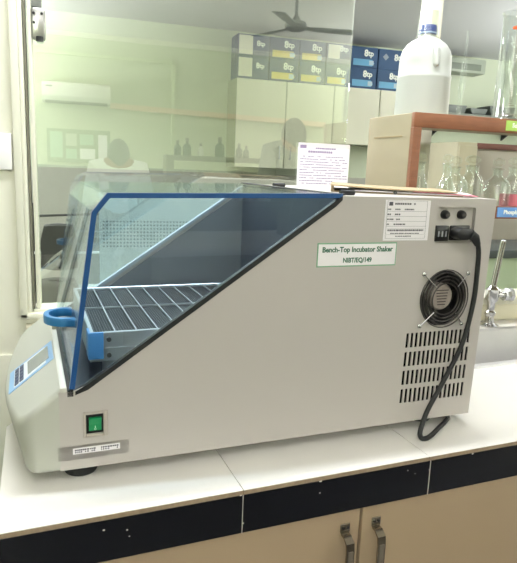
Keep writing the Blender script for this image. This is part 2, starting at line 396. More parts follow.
# name label
t = MB().box(.4125, .557, -.0007, 0, Z(1.1505), Z(1.1885), .0003, 1).build('name_label', mat('label_green_border', (120, 168, 136), .5), INC)
t['label'] = 'white name label with green border'
MB().box(.4145, .555, -.0010, -.0004, Z(1.1525), Z(1.1865)).build('label_face', M_paper, t)
m_ = MB(); m_.text('Bench-Top Incubator Shaker', .0115, FACE(.485, -.0010, Z(1.1775)), bold=.00035, width=.128); m_.text('NIBT/EQ/149', .0105, FACE(.4845, -.0010, Z(1.1605)), bold=.00035, width=.052)
m_.build('lettering', mat('dark_green_ink', (52, 104, 84), .6), t)
# rating label (rows of small print)
t = MB().box(.529, .616, -.0007, 0, Z(1.191), Z(1.2565), .0003, 1).build('rating_label', M_paper, INC)
t['label'] = 'white rating plate sticker with rows of small print'
m_ = MB()
def words(x0, x1, z, h, den=.8):
    x = x0
    while x < x1:
        wd = random.uniform(.0012, .0032); wd = min(wd, x1-x)
        m_.box(x, x+wd, -.0010, -.0004, Z(z), Z(z+h)); x += wd+random.uniform(.0005, .0012)
m_.box(.536, .543, -.001, -.0004, Z(1.2475), Z(1.2535)); words(.547, .578, 1.249, .003); words(.583, .586, 1.249, .003)
for z, spans in ((1.2405, ((.534, .540), (.548, .558), (.566, .584))), (1.2325, ((.534, .541), (.548, .558))), (1.2245, ((.534, .546), (.551, .558))), (1.2165, ((.534, .538), (.547, .569)))):
    for q in spans: words(q[0], q[1], z, .0022)
    m_.box(.533, .609, -.0009, -.0004, Z(z-.0022), Z(z-.0019))
words(.5365, .606, 1.2065, .0028); words(.542, .598, 1.202, .0016); words(.552, .582, 1.1975, .0016)
for (x0, x1, z0, z1) in ((.533, .6095, 1.2552, 1.2555), (.533, .5333, 1.1945, 1.2555), (.6092, .6095, 1.1945, 1.2555), (.533, .6095, 1.1945, 1.1948), (.535, .608, 1.2105, 1.2107), (.535, .608, 1.201, 1.2012)): m_.box(x0, x1, -.0009, -.0004, Z(z0), Z(z1))
m_.build('print', mat('grey_ink', (92, 90, 100), .7), t)
# recessed socket panel
sp = MB().box(.628, .713, .007, .010, Z(1.184), Z(1.248)).box(.628, .630, .0042, .007, Z(1.184), Z(1.248)).box(.711, .713, .0042, .007, Z(1.184), Z(1.248)).box(.630, .711, .0042, .007, Z(1.184), Z(1.186)).box(.630, .711, .0042, .007, Z(1.246), Z(1.248)).build('socket_panel', M_body, INC)
for x in (.6505, .6845):
    k = MB().lathe([(.0075, 0), (.0075, .004), (.0062, .009), (.0045, .0105), (0, .0105)], FACE(x, .007, Z(1.2335)), 20).build('fuse_holder', M_black, sp)
    MB().box(x-.004, x+.004, -.0044, -.003, Z(1.2328), Z(1.2342)).build('slot', mat('fuse_slot', (70, 60, 52), .5), k)
k = MB().box(.630, .657, -.002, .007, Z(1.1895), Z(1.2155), .001).build('dip_switch', M_black, sp)
m_ = MB()
for x in (.636, .6435, .651): m_.box(x-.0012, x+.0012, -.0034, -.0018, Z(1.197), Z(1.2065), .0004, 1)
m_.build('switch_lever', mat('pale_lever', (170, 172, 178), .4), k)
MB().box(.664, .704, .0015, .007, Z(1.190), Z(1.2155), .002).build('power_inlet', M_black, sp)
# exhaust fan
fo = MB().lathe([(.0475, .0), (.0475, .018), (.044, .02), (.044, .0)], FACE(.661, .022, Z(1.090)), 48).build('exhaust_fan', M_black, INC)
MB().cyl((.661, .030, Z(1.09)), (.661, .034, Z(1.09)), .058, n=40).build('fan_shade_disc', M_black, fo)  # black disc behind the blades paints the opening's dark inside
m_ = MB()
for i in range(7):
    an = 2*PI*i/7
    M4 = FACE(.661, .022, Z(1.09)) @ Matrix.Rotation(an, 4, 'Z') @ Matrix.Rotation(.5, 4, 'X')
    m_.box(.018, .042, -.011, .011, -.0008, .0008, M=M4)
m_.build('fan_blade', mat('fan_blade_black', (38, 36, 36), .4), fo)
m_ = MB().lathe([(.0, .008), (.021, .008), (.0235, .005), (.0235, -.006)], FACE(.659, .010, Z(1.092)), 32).build('fan_hub', mat('fan_hub_label', (150, 140, 134), .45, .3, var=.25, scale=160), fo)
m_ = MB()
for j in range(6):
    m_.box(.646+.001*j, .672-.001*j, .0014, .0024, Z(1.103-.005*j), Z(1.1048-.005*j))
m_.build('hub_print', mat('hub_print', (70, 60, 58), .6), fo)
m_ = MB()
for r in (.0275, .0335, .0395, .0452, .0505):
    m_.tube([(.661+r*.97*math.cos(2*PI*k/40), -.004-(.0015 if r < .045 else 0), Z(1.090)+r*math.sin(2*PI*k/40)) for k in range(40)], .0011, 6, True)
gd = m_.build('fan_guard', mat('dark_guard_wire', (84, 80, 78), .3, .7), fo)
m_ = MB()
for sx, sz in ((-.046, .044), (.046, .043), (-.046, -.046), (.043, -.047)):
    MB().tube([(.661+sx, -.003, Z(1.09)+sz), (.661+sx*.48, -.0068, Z(1.09)+sz*.48)], .0011, 6).build('guard_strut', M_chrome, fo)
    MB().lathe([(.0042, 0), (.004, .002), (.002, .0036), (0, .0038)], FACE(.661+sx, -.0015, Z(1.09)+sz), 14).build('screw', M_chrome, fo)
MB().box(.585, .732, .0018, .006, Z(.895), Z(1.037)).build('vent_shade_sheet', mat('vent_shade_black', (8, 8, 9), .9, spec=.05), INC)  # black sheet right behind the slots, painted as the shade inside
# feet
for x, y in ((.060, .036), (.67, .05), (.075, W-.05), (.67, W-.05)):
    MB().lathe([(0, 0), (.0225, 0), (.0245, .003), (.0245, .014), (.018, .0205), (0, .0205)], Matrix.Translation((x, y, 0)), 28).build('foot', M_rubber, INC)
# lid
P0, P1, P2, P3 = (.0455, .9905), (.0785, 1.233), (.098, 1.2575), (.451, 1.2635)
lp = MB()
quadp = lambda a, b, t: None
def sheet(a, b, y0, y1, t=.003):
    d = Vector((b[0]-a[0], b[1]-a[1])).normalized(); nrm = Vector((-d.y, d.x))*t
    lp.prism([(a[0], Z(a[1])), (b[0], Z(b[1])), (b[0]-nrm.x, Z(b[1]-nrm.y)), (a[0]-nrm.x, Z(a[1]-nrm.y))], y0, y1, 'y')
sheet(P0, P1, .003, W-.003); sheet(P1, P2, .003, W-.003); sheet(P2, P3, .003, W-.003)
side = [(P0[0]+.003, Z(.9915)), (.066, Z(.9955)), (.4355, Z(1.2520)), (.449, Z(1.2605)), (P2[0]+.002, Z(1.2545)), (P1[0]+.003, Z(1.232))]
lp.prism(side, .003, .006, 'y'); lp.prism(side, W-.006, W-.003, 'y')
lid = lp.build('lid', M_lid, INC); lid['label'] = 'clear smoked hinged lid'
M_blue = mat('blue_edge_trim', (30, 76, 130), .3, var=.06)
# blue U channel trim along near edge
m_ = MB()
def strip(pts, w, y0, y1):
    n = len(pts); inn = []
    for i, p_ in enumerate(pts):
        p_ = Vector(p_); a_ = Vector(pts[max(i-1, 0)]); b_ = Vector(pts[min(i+1, n-1)])
        d1 = (p_-a_).normalized() if i else (b_-p_).normalized(); d2 = (b_-p_).normalized() if i < n-1 else d1
        nn = (Vector((d1.y, -d1.x))+Vector((d2.y, -d2.x))).normalized(); k = w/max(.4, nn.dot(Vector((d1.y, -d1.x))))
        inn.append(p_+nn*k)
    for i in range(n-1):
        m_.prism([(pts[i][0], Z(pts[i][1])), (pts[i+1][0], Z(pts[i+1][1])), (inn[i+1].x, Z(inn[i+1].y)), (inn[i].x, Z(inn[i].y))], y0, y1, 'y')
strip([(P0[0]-.001, P0[1]), (P1[0]-.001, P1[1]), (P2[0], P2[1]+.001), (P3[0], P3[1]+.001)], .0068, -.001, .0075)
m_.build('edge_trim', M_blue, lid)
m_ = MB(); m_.box(.445, .4545, 0, W, Z(1.2615), Z(1.2645), .0008, 1); m_.build('rear_lid_seal', M_rubber, lid)
for y in (.025, .30):
    m_ = MB(); m_.cyl((.460, y, Z(1.2655)), (.485, y, Z(1.2655)), .0042, n=14); m_.box(.449, .467, y-.006, y+.006, Z(1.261), Z(1.264), .0008, 1)
    m_.build('hinge', M_black, lid)
# lid handle: blue U grip
hp_ = []
for k in range(13):
    an = math.radians(-90+180*k/12); hp_.append((.052-.030*math.cos(an), .222+.036*math.sin(an)))
hp_ = [(.066, .186)]+hp_+[(.066, .258)]
a = bmesh.new(); rows = []
for i, (x, y) in enumerate(hp_):
    q = Vector(hp_[max(i-1, 0)]); r = Vector(hp_[min(i+1, len(hp_)-1)]); d = (r-q).normalized(); nn = Vector((-d.y, d.x))*.0045
    rows.append([a.verts.new((x+nn.x*s_, y+nn.y*s_, Z(1.036+dz))) for s_, dz in ((1, -.0072), (1, .0072), (-1, .0072), (-1, -.0072))])
for A_, B_ in zip(rows, rows[1:]):
    for i in range(4): a.faces.new((A_[i], A_[(i+1) % 4], B_[(i+1) % 4], B_[i]))
a.faces.new(rows[0]); a.faces.new(rows[-1][::-1]); bmesh.ops.recalc_face_normals(a, faces=a.faces)
bmesh.ops.bevel(a, geom=[e for e in a.edges], offset=.001, segments=2, affect='EDGES', profile=.5)
m_ = MB(); m_.add(a); m_.build('lid_handle', mat('blue_handle_plastic', (46, 118, 172), .35), lid)
m_ = MB(); m_.box(.033, .041, .30, .312, Z(.992), Z(1.008), .002); m_.build('latch', mat('grey_latch', (176, 174, 160), .4), INC)
# shaker platform
PF = MB()
PZ = 1.053
PF.box(.083, .400, .058, .372, Z(1.010), Z(1.016))
pf = PF.build('shaker_platform', mat('platform_tray', (58, 60, 62), .5, .4), INC)
m_ = MB(); m_.box(.078, .405, .0525, .0575, Z(1.008), Z(PZ), .001, 1); m_.box(.078, .405, .3725, .3775, Z(1.008), Z(PZ), .001, 1); m_.box(.077, .082, .0525, .3775, Z(1.008), Z(PZ), .001, 1); m_.box(.400, .405, .0525, .3775, Z(1.008), Z(PZ), .001, 1)
m_.box(.078, .405, .050, .0525, Z(1.026), Z(1.029))
m_.build('side_rail', mat('silver_rail', (205, 208, 210), .3, .7), pf)
m_ = MB()
for i in range(11): m_.box(.082+.0319*i, .082+.0319*i+.0016, .057, .373, Z(PZ-.004), Z(PZ-.0012))
for j in range(3): m_.box(.082, .401, .057+.1555*j, .0588+.1555*j, Z(PZ-.004), Z(PZ-.001))
m_.build('grid_bar', mat('grid_bar_steel', (196, 198, 198), .35, .4), pf)
m_ = MB()
for i in range(81):
    if i % 8: m_.box(.082+.003988*i, .082+.003988*i+.0006, .057, .373, Z(PZ-.006), Z(PZ-.0045))
for j in range(46): m_.box(.082, .401, .057+.0069*j, .057+.0069*j+.0022, Z(PZ-.0075), Z(PZ-.005))
m_.build('tray_mesh', mat('grey_spring_mesh', (94, 95, 96), .45, .3), pf)
m_ = MB(); m_.prism([(.0745, .0475), (.0965, .0475), (.0965, .0525), (.0785, .0525), (.0785, .078), (.0745, .078)], Z(1.0135), Z(1.0540), 'z', .0008); m_.build('corner_guard', mat('sky_blue_plastic', (86, 150, 212), .35), pf)
m_ = MB()
for z in (1.018, 1.042): m_.cyl((.1045, .0488, Z(z)), (.1045, .0535, Z(z)), .0034, n=12)
m_.build('screw', mat('grey_screw', (112, 112, 112), .4, .6), pf)
MB().box(.10, .13, .07, .10, Z(.952), Z(1.010)).build('platform_post', M_steel, pf)
MB().box(.34, .37, .32, .35, Z(.952), Z(1.010)).build('platform_post', M_steel, pf)

# power cord (plugged in, hangs down, loops on the bench)
PC = thing('power_cord', 'black power cord plugged into the grey incubator and looping down onto the worktop', 'cord', Lw(.671, -.008, 1.203))
inv = lambda s, d, z: Lw(s, d, z)-Lw(.671, -.008, 1.203)
def spl(pts, n=10):
    out = []; P = [Vector(p_) for p_ in pts]; P = [P[0]*2-P[1]]+P+[P[-1]*2-P[-2]]
    for i in range(1, len(P)-2):
        for k in range(n):
            t_ = k/n; a_, b_, c_, d_ = P[i-1:i+3]
            out.append(.5*((2*b_)+(c_-a_)*t_+(2*a_-5*b_+4*c_-d_)*t_*t_+(3*b_-3*c_+d_-a_)*t_**3))
    out.append(P[-2]); return out
cp = [inv(*q) for q in ((.684, -.018, 1.204), (.699, -.017, 1.197), (.713, -.014, 1.176), (.7165, -.013, 1.13), (.715, -.013, 1.08), (.699, -.015, 1.01), (.664, -.018, .945), (.634, -.022, .898), (.618, -.028, .866), (.614, -.036, .8555), (.622, -.0395, .8545), (.642, -.030, .8545), (.672, -.010, .8545), (.70, .008, .8545), (.722, .030, .8545), (.725, .075, .8545), (.69, .11, .8545), (.63, .10, .8545), (.585, .05, .8545), (.55, .06, .8545), (.5, .2, .8545))]
MB().tube(spl(cp, 8), .0042, 10).build('cable', M_rubber, PC)
M4 = Matrix.Rotation(YAW, 4, 'Z')
m_ = MB(); m_.prism([(-.012, -.004), (-.004, -.0095), (.010, -.0098), (.024, -.0075), (.024, .0075), (.010, .0105), (-.004, .0105), (-.012, .005)], -.014, .0085, 'y', .003, M=M4); m_.build('plug', M_black, PC)
m_ = MB(); m_.tube([inv(.688, -.018, 1.203), inv(.700, -.017, 1.197), inv(.709, -.0145, 1.185)], [.0085, .0078, .0055], 14); m_.build('strain_relief', M_rubber, PC)

# folder with papers on the incubator
FD = thing('file_folder', 'brown file folder of loose papers lying on top of the incubator', 'folder', Lw(.508, .135, 1.2612), YAW-.50)
def wavy(x0, x1, y0, y1, z, t, amp, ph, skew=0., n=16):
    a = bmesh.new(); rows = []
    for i in range(n+1):
        u = i/n; x = x0+(x1-x0)*u; zz = z(u)+amp*math.sin(ph+5*u)
        rows.append([a.verts.new((x+skew*(0), y0+skew*u, zz)), a.verts.new((x, y1+skew*u, zz)), a.verts.new((x, y1+skew*u, zz+t)), a.verts.new((x, y0+skew*u, zz+t))])
    for A_, B_ in zip(rows, rows[1:]):
        for i in range(4): a.faces.new((A_[i], A_[(i+1) % 4], B_[(i+1) % 4], B_[i]))
    a.faces.new(rows[0]); a.faces.new(rows[-1][::-1]); bmesh.ops.recalc_face_normals(a, faces=a.faces); return MB().add(a)
wavy(-.004, .225, .008, .20, lambda u: .0002+.003*(1-u)*0, .002, 0, 0).build('back_cover', mat('brown_card', (148, 130, 102), .75, var=.08), FD)
wavy(.03, .235, .006, .19, lambda u: .0026, .0016, .0004, 1).build('paper_stack', M_paper, FD)
wavy(.05, .24, .012, .19, lambda u: .0048, .0006, .0004, 2.).build('loose_sheet', M_paper, FD)
o = wavy(.14, .25, .004, .16, lambda u: .006-.0035*u, .0008, .0003, 0).build('pink_sheet', mat('pink_paper', (232, 122, 150), .7), FD)
wavy(-.006, .215, .002, .20, lambda u: .0105-.0045*u+.0*u, .0022, .0008, 2.2).build('front_cover', mat('tan_card', (166, 148, 118), .75, var=.08), FD)
MB().box(-.005, .0, .003, .20, .0004, .0125, .001, 1).build('spine', mat('brown_card', (148, 130, 102)), FD)
MB().cyl((.108, .004, .0035), (.108, .0008, .0035), .0035, n=10).build('tie_string', M_black, FD)

# notice taped to the glass
NT = thing('paper_notice', 'white printed notice in a clear sleeve stuck to the glass behind the incubator', 'notice', (.659, GY+.0105, 1.245))
MB().box(-.075, .077, -.0012, .0, 0, .124).build('sheet', mat('notice_paper', (250, 244, 252), .5, var=.01), NT)
m_ = MB()
m_.box(-.07, -.052, -.0016, -.001, .109, .118); 
for z, x0, x1, h in ((.108, -.025, .03, .004), (.098, -.046, .02, .0055)):
    x = x0
    while x < x1:
        wd = random.uniform(.003, .007); m_.box(x, x+wd, -.0016, -.001, z, z+h); x += wd+.0012
for r in range(11):
    x = -.069; z = .087-.0072*r; e = random.choice((.07, .068, .05, .03))
    while x < e:
        wd = random.uniform(.002, .008)
        if random.random() < .85: m_.box(x, x+wd, -.0016, -.001, z, z+.0022)
        x += wd+.0012
m_.build('print', M_lilac, NT)
MB().box(-.078, .081, -.0022, -.0002, .112, .127).build('tape_strip', glassmat('clear_tape_sheet', (252, 252, 250), .08), NT)

# ================================================================== REAGENT RACK
RX, RY0, RY1, RZ = .772, 1.25, 1.475, 1.4405
RK = thing('reagent_rack', 'brown wooden reagent rack with beige side panel standing behind the incubator', 'rack', (RX, RY0, .85))
M_rk = mat('rack_beige_laminate', (158, 147, 122), .5, var=.05, scale=8)
M_wood = mat('red_brown_wood', (132, 84, 58), .45, var=.25, scale=22, stretch=(1, 8, 8))
r0 = RZ-.85
RL = 1.3
MB().box(0, .02, .014, RY1-RY0, 0, r0-.0005, .001, 1).build('side_panel', M_rk, RK)
MB().box(RL-.02, RL, .014, RY1-RY0, 0, r0-.0005, .001, 1).build('side_panel', M_rk, RK)
MB().box(.0045, .0115, .013, .0142, 0, .01).build('panel_edge', M_wood, RK) if False else None
m_ = MB(); m_.box(.06-.0, .0, 0, 0, 0, 0) if False else None
MB().box(0, .022, 0, .014, 0, r0-.0345, .001, 1).build('front_post', M_wood, RK)
MB().box(RL-.022, RL, 0, .014, 0, r0-.0345, .001, 1).build('front_post', M_wood, RK)
MB().box(0, RL, 0, .014, r0-.034, r0, .0015).build('front_rail', M_wood, RK)
MB().box(.02, RL-.02, .014, RY1-RY0, r0-.022, r0-.002, .001, 1).build('top_shelf', M_rk, RK)
MB().box(.02, RL-.02, .014, RY1-RY0, .345, .363, .001, 1).build('lower_shelf', M_rk, RK)
MB().box(.022, RL-.022, 0, .014, .343, .3745, .0015).build('shelf_rail', M_wood, RK)
MB().box(-.0012, .0, .05, .19, r0-.055, r0-.052).build('panel_groove', mat('groove_brown', (150, 132, 100), .7), RK)
l_ = MB().box(.259, .345, -.0012, 0, r0-.0285, r0-.004, .0004, 1).build('green_label', mat('lime_label', (168, 206, 96), .5), RK)
MB().text('Solvent', .015, FACE(.300, -.0012, r0-.0155), bold=.0006).build('lettering', mat('white_ink', (246, 250, 240), .6), l_)
l_ = MB().box(.262, .37, -.0012, 0, .347, .3725, .0004, 1).build('blue_label', mat('blue_label', (92, 140, 200), .5), RK)
MB().box(.2635, .3685, -.0014, -.0005, .3485, .371).build('label_face', mat('blue_label_face', (100, 150, 208), .5), l_)
MB().text('Phosphate', .0145, FACE(.312, -.0014, .36), bold=.0005).build('lettering', mat('white_ink', (246, 250, 240)), l_)

# jug with blue cap and a clear cup upturned over it
JG = thing('plastic_jug', 'big translucent white plastic jug with blue cap standing on the rack', 'jug', (.856, 1.36, RZ-.002))
M_pe = mat('milky_polyethylene', (190, 193, 188), .4, var=.03, scale=8)
M_pe.node_tree.nodes['Principled BSDF'].inputs['Subsurface Weight'].default_value = .0
k_ = .885
MB().lathe([(r*k_, z) for r, z in ((0, 0), (.070, 0), (.075, .004), (.076, .010), (.0745, .09), (.0755, .094), (.0755, .099), (.073, .103), (.0725, .130), (.071, .148), (.066, .162), (.056, .175), (.042, .185), (.030, .190), (.023, .194), (.0215, .198), (.0215, .212), (0, .212))], n=40).build('body', M_pe, JG)
m_ = MB(); m_.tube([(-.010, -.052, .112), (-.010, -.063, .122), (-.010, -.060, .155), (-.010, -.042, .173), (-.010, -.022, .187)], [.006, .008, .009, .008, .006], 12); m_.build('grip', M_pe, JG)
m_ = MB(); m_.lathe([(.0, .200), (.0205, .200), (.0215, .202), (.0215, .219), (.0195, .222), (0, .222)], n=28); m_.build('cap', mat('royal_blue_plastic', (44, 72, 150), .35), JG)
m_ = MB(); m_.lathe([(.0219, .2015), (.0223, .2025), (.0223, .2042), (.0219, .205)], n=28); m_.build('cap_ring', mat('pale_blue', (176, 200, 236), .4), JG)
CU = thing('upturned_cup', 'clear plastic cup upturned over the blue jug cap', 'cup', (.856, 1.36, RZ+.1905))
MB().lathe([(.0275, 0), (.029, .002), (.0275, .003), (.0235, .060), (.022, .063), (0, .063), (0, .0615), (.0215, .0615), (.026, .003), (.0275, 0)], n=32).build('wall', glassmat('frosted_plastic', (250, 251, 248), .06, .25, .4), CU)
# graduated cylinder
GC = thing('graduated_cylinder', 'tall clear graduated cylinder with orange mark at right end of the rack', 'cylinder', (1.094, 1.33, RZ-.001))
MB().lathe([(0, 0), (.046, 0), (.048, .003), (.046, .008), (.038, .011), (.0345, .016), (.0335, .262), (.037, .270), (.0355, .272), (.032, .266), (.0325, .020), (0, .018)], n=40).build('body', glassmat('thick_lab_glass', (247, 249, 248), .09, facing=.6), GC)
m_ = MB()
for k in range(42):
    z = .04+.0046*k; L_ = .42 if k % 5 == 0 else .26
    pts = [(.0345*math.sin(-.62+q*L_/4), -.0345*math.cos(-.62+q*L_/4), z) for q in range(5)]
    m_.tube(pts, .0006, 4)
m_.build('scale_mark', mat('grey_scale_ink', (120, 104, 96), .6), GC)
m_ = MB(); m_.sph((0, 0, 0), .009, .0012, .0045, M=Matrix.Translation((-.0215, -.0270, .2275)) @ Matrix.Rotation(-.67, 4, 'Z')); m_.build('maker_mark', mat('orange_ink', (206, 90, 40), .5), GC)
# thin glass tubes
def slim(x, y, h, r, lab, first=[]):
    t = thing('glass_pipette', lab, 'pipette', (x, y, RZ-.002), 0, 'upright glass tubes on the rack')
    MB().lathe([(0, 0), (.014, 0), (.015, .002), (.006, .006), (r, .012), (r*1.0, h*.35), (r*1.9, h*.4), (r*1.9, h*.62), (r, h*.67), (r*.8, h), (0, h)], n=16).build('tube', M_glass, t)
slim(.951, 1.33, .213, .0035, 'taller thin upright glass tube beside the white jug')
slim(.995, 1.40, .175, .0032, 'shorter thin upright glass tube between the jug and the graduated cylinder')
# flasks and bottles on the lower shelf
def bottle(x, y, kind, lab, name='reagent_bottle', cat='bottle', pink=False, group=None):
    t = thing(name, lab, cat, (x, y, .85+.363), 0, group)
    if kind == 'cone':
        pr = [(0, 0), (.040, 0), (.042, .004), (.038, .02), (.015, .075), (.0125, .085), (.0125, .112), (.016, .115), (.0145, .117), (.0105, .112), (.0105, .085), (.036, .02), (.038, .006), (0, .004)]
        nz_, nr = .112, .0105
    elif kind == 'round':
        pr = [(0, 0), (.033, 0), (.036, .004), (.036, .062), (.030, .074), (.015, .084), (.013, .09), (.013, .102), (.018, .105), (.016, .108), (.011, .105), (.011, .088), (.028, .072), (.033, .06), (.033, .004), (0, .003)]
        nz_, nr = .104, .011
    else:
        pr = [(0, 0), (.030, 0), (.032, .003), (.032, .07), (.026, .084), (.017, .09), (.017, .108), (.020, .111), (.018, .113), (.015, .109), (.015, .089), (.029, .068), (.029, .004), (0, .003)]
        nz_, nr = .109, .015
    MB().lathe(pr, n=28).build('body', M_glass, t)
    MB().lathe([(nr*.85, nz_-.016), (nr*1.0, nz_), (nr*.6, nz_+.004), (nr*.6, nz_+.009), (nr*1.35, nz_+.014), (nr*1.35, nz_+.024), (nr*.5, nz_+.03), (0, nz_+.03)], n=20).build('stopper', M_glass, t)
    if pink: MB().lathe([(.0366, .005), (.0366, .04)] if kind == 'round' else [(.0326, .005), (.0326, .04)], n=28).build('pink_label', mat('pink_label', (236, 130, 150), .6), t)
    return t
bottle(.868, 1.36, 'cone', 'conical glass flask with stopper next to the rack side panel', 'conical_flask', 'flask')
bottle(.962, 1.34, 'round', 'squat stoppered glass bottle second from the rack side panel')
bottle(1.03, 1.36, 'tall', 'taller straight stoppered glass bottle third from the rack side panel')
bottle(1.085, 1.325, 'round', 'squat glass bottle just beyond the end of the pink sheet')
bottle(1.158, 1.345, 'tall', 'glass bottle with a pink label at the right end of the lower shelf', pink=True)
bottle(1.00, 1.43, 'cone', 'conical glass flask at the back of the lower rack shelf', 'conical_flask', 'flask')

# ================================================================== ROOM BEYOND THE GLASS
struct(MB().box(XL, XR, YF-.02, YF, 0, 1.22).build('trim_6', mat('far_grey_dado', (176, 174, 164), .5)))
# wall cabinets
CY = 5.85
def cx(X42): return X42*CY/4.2
def czz(Z42): return 1.3+(Z42-1.3)*CY/4.2
M_fc = mat('cream_cabinet_laminate', (238, 236, 216), .4, var=.02, scale=4)
def wallcab(x0, x1, zb, nd, lab, name='wall_cabinet'):
    zt = czz(1.915); t = thing(name, lab, 'cabinet', (x0, CY, zb))
    MB().box(0, x1-x0-.002, .02, YF-CY, 0, zt-zb).build('carcass', mat('cabinet_carcass_green', (158, 162, 138), .6), t)
    wd = (x1-x0)/nd
    for k in range(nd):
        d = MB().box(k*wd+.006, (k+1)*wd-.006, 0, .019, .004, zt-zb-.002, .002, 1).build('door', M_fc, t)
        hx = (k+1)*wd-.06 if k % 2 == 0 else k*wd+.06
        if nd == 1: hx = wd-.06
        h = MB().tube([(hx, 0, .10), (hx, -.03, .10), (hx, -.03, .22), (hx, 0, .22)], .007, 8); h.build('handle', M_steel, d)
wallcab(cx(1.133), cx(1.892), czz(1.292), 2, 'tall cream double door wall cabinet below the left stack of blue boxes')
wallcab(cx(1.892), cx(2.66), czz(1.495), 2, 'shorter cream double door wall cabinet hung right of the tall one')
# tip boxes
cols = [(1.131, 1.368, 'white'), (1.372, 1.598, 'yellow'), (1.602, 1.808, 'yellow'), (1.812, 2.008, 'yellow'), (2.012, 2.236, 'sky'), (2.24, 2.46, 'icon')]
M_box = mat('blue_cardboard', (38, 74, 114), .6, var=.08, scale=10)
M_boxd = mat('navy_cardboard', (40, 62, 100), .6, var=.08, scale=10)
M_ylw = mat('yellow_label', (216, 200, 92), .6); M_sky = mat('sky_label', (110, 172, 210), .6); M_ivw = mat('ivory_label', (228, 226, 208), .6)
M_ink = mat('white_ink', (246, 250, 240))
zb = czz(1.915); bh = .206
names = ['first', 'second', 'third', 'fourth', 'fifth', 'sixth']
for ri, row in enumerate(('lower', 'upper')):
    for ci, (a_, b_, k) in enumerate(cols):
        x0, x1 = cx(a_)+.003, cx(b_)-.003; wd = x1-x0
        kk = 'white' if (k == 'yellow' and ci == 3 and ri == 1) else k
        desc = {'white': 'an ivory label', 'yellow': 'a yellow label', 'sky': 'a light blue label', 'icon': 'a diamond emblem'}[kk]
        if k == 'icon' and ri == 0: desc = 'a sky blue label'
        t = thing('tip_box', 'blue box with %s, %s from left in the %s row on cabinets' % (desc, names[ci], row), 'box', (x0, CY+.01, zb+ri*(bh+.002)), 0, 'blue boxes on the wall cabinets')
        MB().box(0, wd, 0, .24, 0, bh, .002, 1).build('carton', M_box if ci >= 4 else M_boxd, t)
        lb = MB(); tx = MB()
        def letter(x, z, s_): 
            tx.text('tp', s_, FACE(x+s_*.28, -.001, z), bold=s_*.03)
            tx.text('8', s_*1.15, FACE(x-s_*.42, -.001, z), bold=s_*.05)
        if kk == 'white':
            if ci == 0: lb.box(.015, wd*.48, -.0015, 0, .02, bh-.01); letter(wd*.74, bh*.62, .062)
            else: lb.box(.015, wd*.55, -.0015, 0, .06, bh-.01); letter(wd*.72, bh*.78, .07)
            lb.build('label', M_ivw, t)
        elif kk == 'icon' and ri == 1:
            lb.prism([(wd*.28, bh*.45), (wd*.40, bh*.62), (wd*.28, bh*.79), (wd*.16, bh*.62)], -.0015, 0, 'y'); letter(wd*.8, bh*.62, .078)
            lb.build('emblem', mat('grey_emblem', (150, 160, 170), .6), t)
        else:
            lb.prism([(wd*.08, .02), (wd*.80, .02), (wd*.88, .05), (wd*.80, .085), (wd*.08, .085)], -.0015, 0, 'y'); letter(wd*.66, bh*.70, .078)
            lb.build('label', M_ylw if kk == 'yellow' else M_sky, t)
            MB().box(wd*.68, wd*.85, -.0022, -.001, .03, .075).build('tip_picture', mat('pale_print', (188, 206, 214), .6), t)
        tx.build('lettering', M_ink, t)
# far air conditioner, shelf and dark things to the right
AC2 = thing('air_conditioner', 'grey green wall air conditioner in the far room seen right of the jug', 'air conditioner', (3.95, 5.98, 2.44))
MB().box(0, .62, 0, .2205, 0, .16, .02).build('casing', mat('dull_grey_green_plastic', (160, 168, 152), .5), AC2)
MB().box(.02, .55, -.006, .004, .03, .10, .004).build('grille', mat('dark_grille', (112, 120, 108), .5), AC2)
SH = thing('wall_shelf', 'long dark grey wall shelf on the far wall right of the jug', 'shelf', (3.95, 5.85, 1.93))
MB().box(0, 1.2, 0, .35, .0, .05, .004).build('board', mat('dark_shelf', (120, 126, 118), .5), SH)
for x in (.1, 1.1): MB().prism([(.0, 0), (.34, 0), (.34, -.2)], x, x+.02, 'x').build('bracket', M_black, SH)
for i, (x, wd, h) in enumerate(((.1, .22, .09), (.42, .18, .07), (.68, .3, .11))):
    t = thing('dark_tray', ['smaller dark tray at left on the far shelf', 'low dark tray in the middle of the far shelf', 'largest dark tray at right on the far shelf'][i], 'tray', (3.95+x, 5.88, 1.98), 0, 'trays on the far shelf')
    MB().prism([(0, 0), (wd, 0), (wd+.03, h), (-.03, h)], 0, .24, 'y', .008).build('body', mat('charcoal_plastic', (96, 102, 98), .5), t)
# beige cabinet and brown shelf seen through the rack
BC = thing('beige_locker', 'tall beige locker in the far room seen through the rack', 'locker', (2.17, 3.02, 0))
MB().box(0, .135, 0, .35, 0, 1.49, .004).build('body', mat('beige_locker_paint', (186, 178, 152), .5), BC)
MB().box(.006, .129, -.012, .002, .05, 1.47, .003).build('door', mat('beige_locker_door', (184, 176, 150), .5), BC)
FS = thing('brown_cupboard', 'grey brown cupboard with dark red top edge right of the beige locker', 'cupboard', (2.315, 3.12, 0))
MB().box(0, .9, 0, .4, 0, 1.46).build('body', mat('taupe_laminate', (172, 164, 150), .5), FS)
MB().box(-.005, .9, -.02, .41, 1.46, 1.495, .003).build('top', mat('maroon_edge', (112, 70, 62), .5), FS)
MB().box(.02, .88, -.010, .001, .1, 1.45, .003).build('door', mat('taupe_laminate_door', (178, 170, 158), .5), FS)
# far bench with dark edge, behind the tap
FB = thing('far_bench', 'pale green bench with dark edge in the far room behind the faucet', 'bench', (1.6, 2.55, 0))
MB().box(0, 3.3, .02, .44, 0, .872).build('front_panel', mat('sage_panel', (188, 204, 172), .5), FB)
MB().box(-.01, 3.32, 0, .45, .872, .915, .002).build('top', mat('dark_bench_edge', (70, 76, 76), .4), FB)
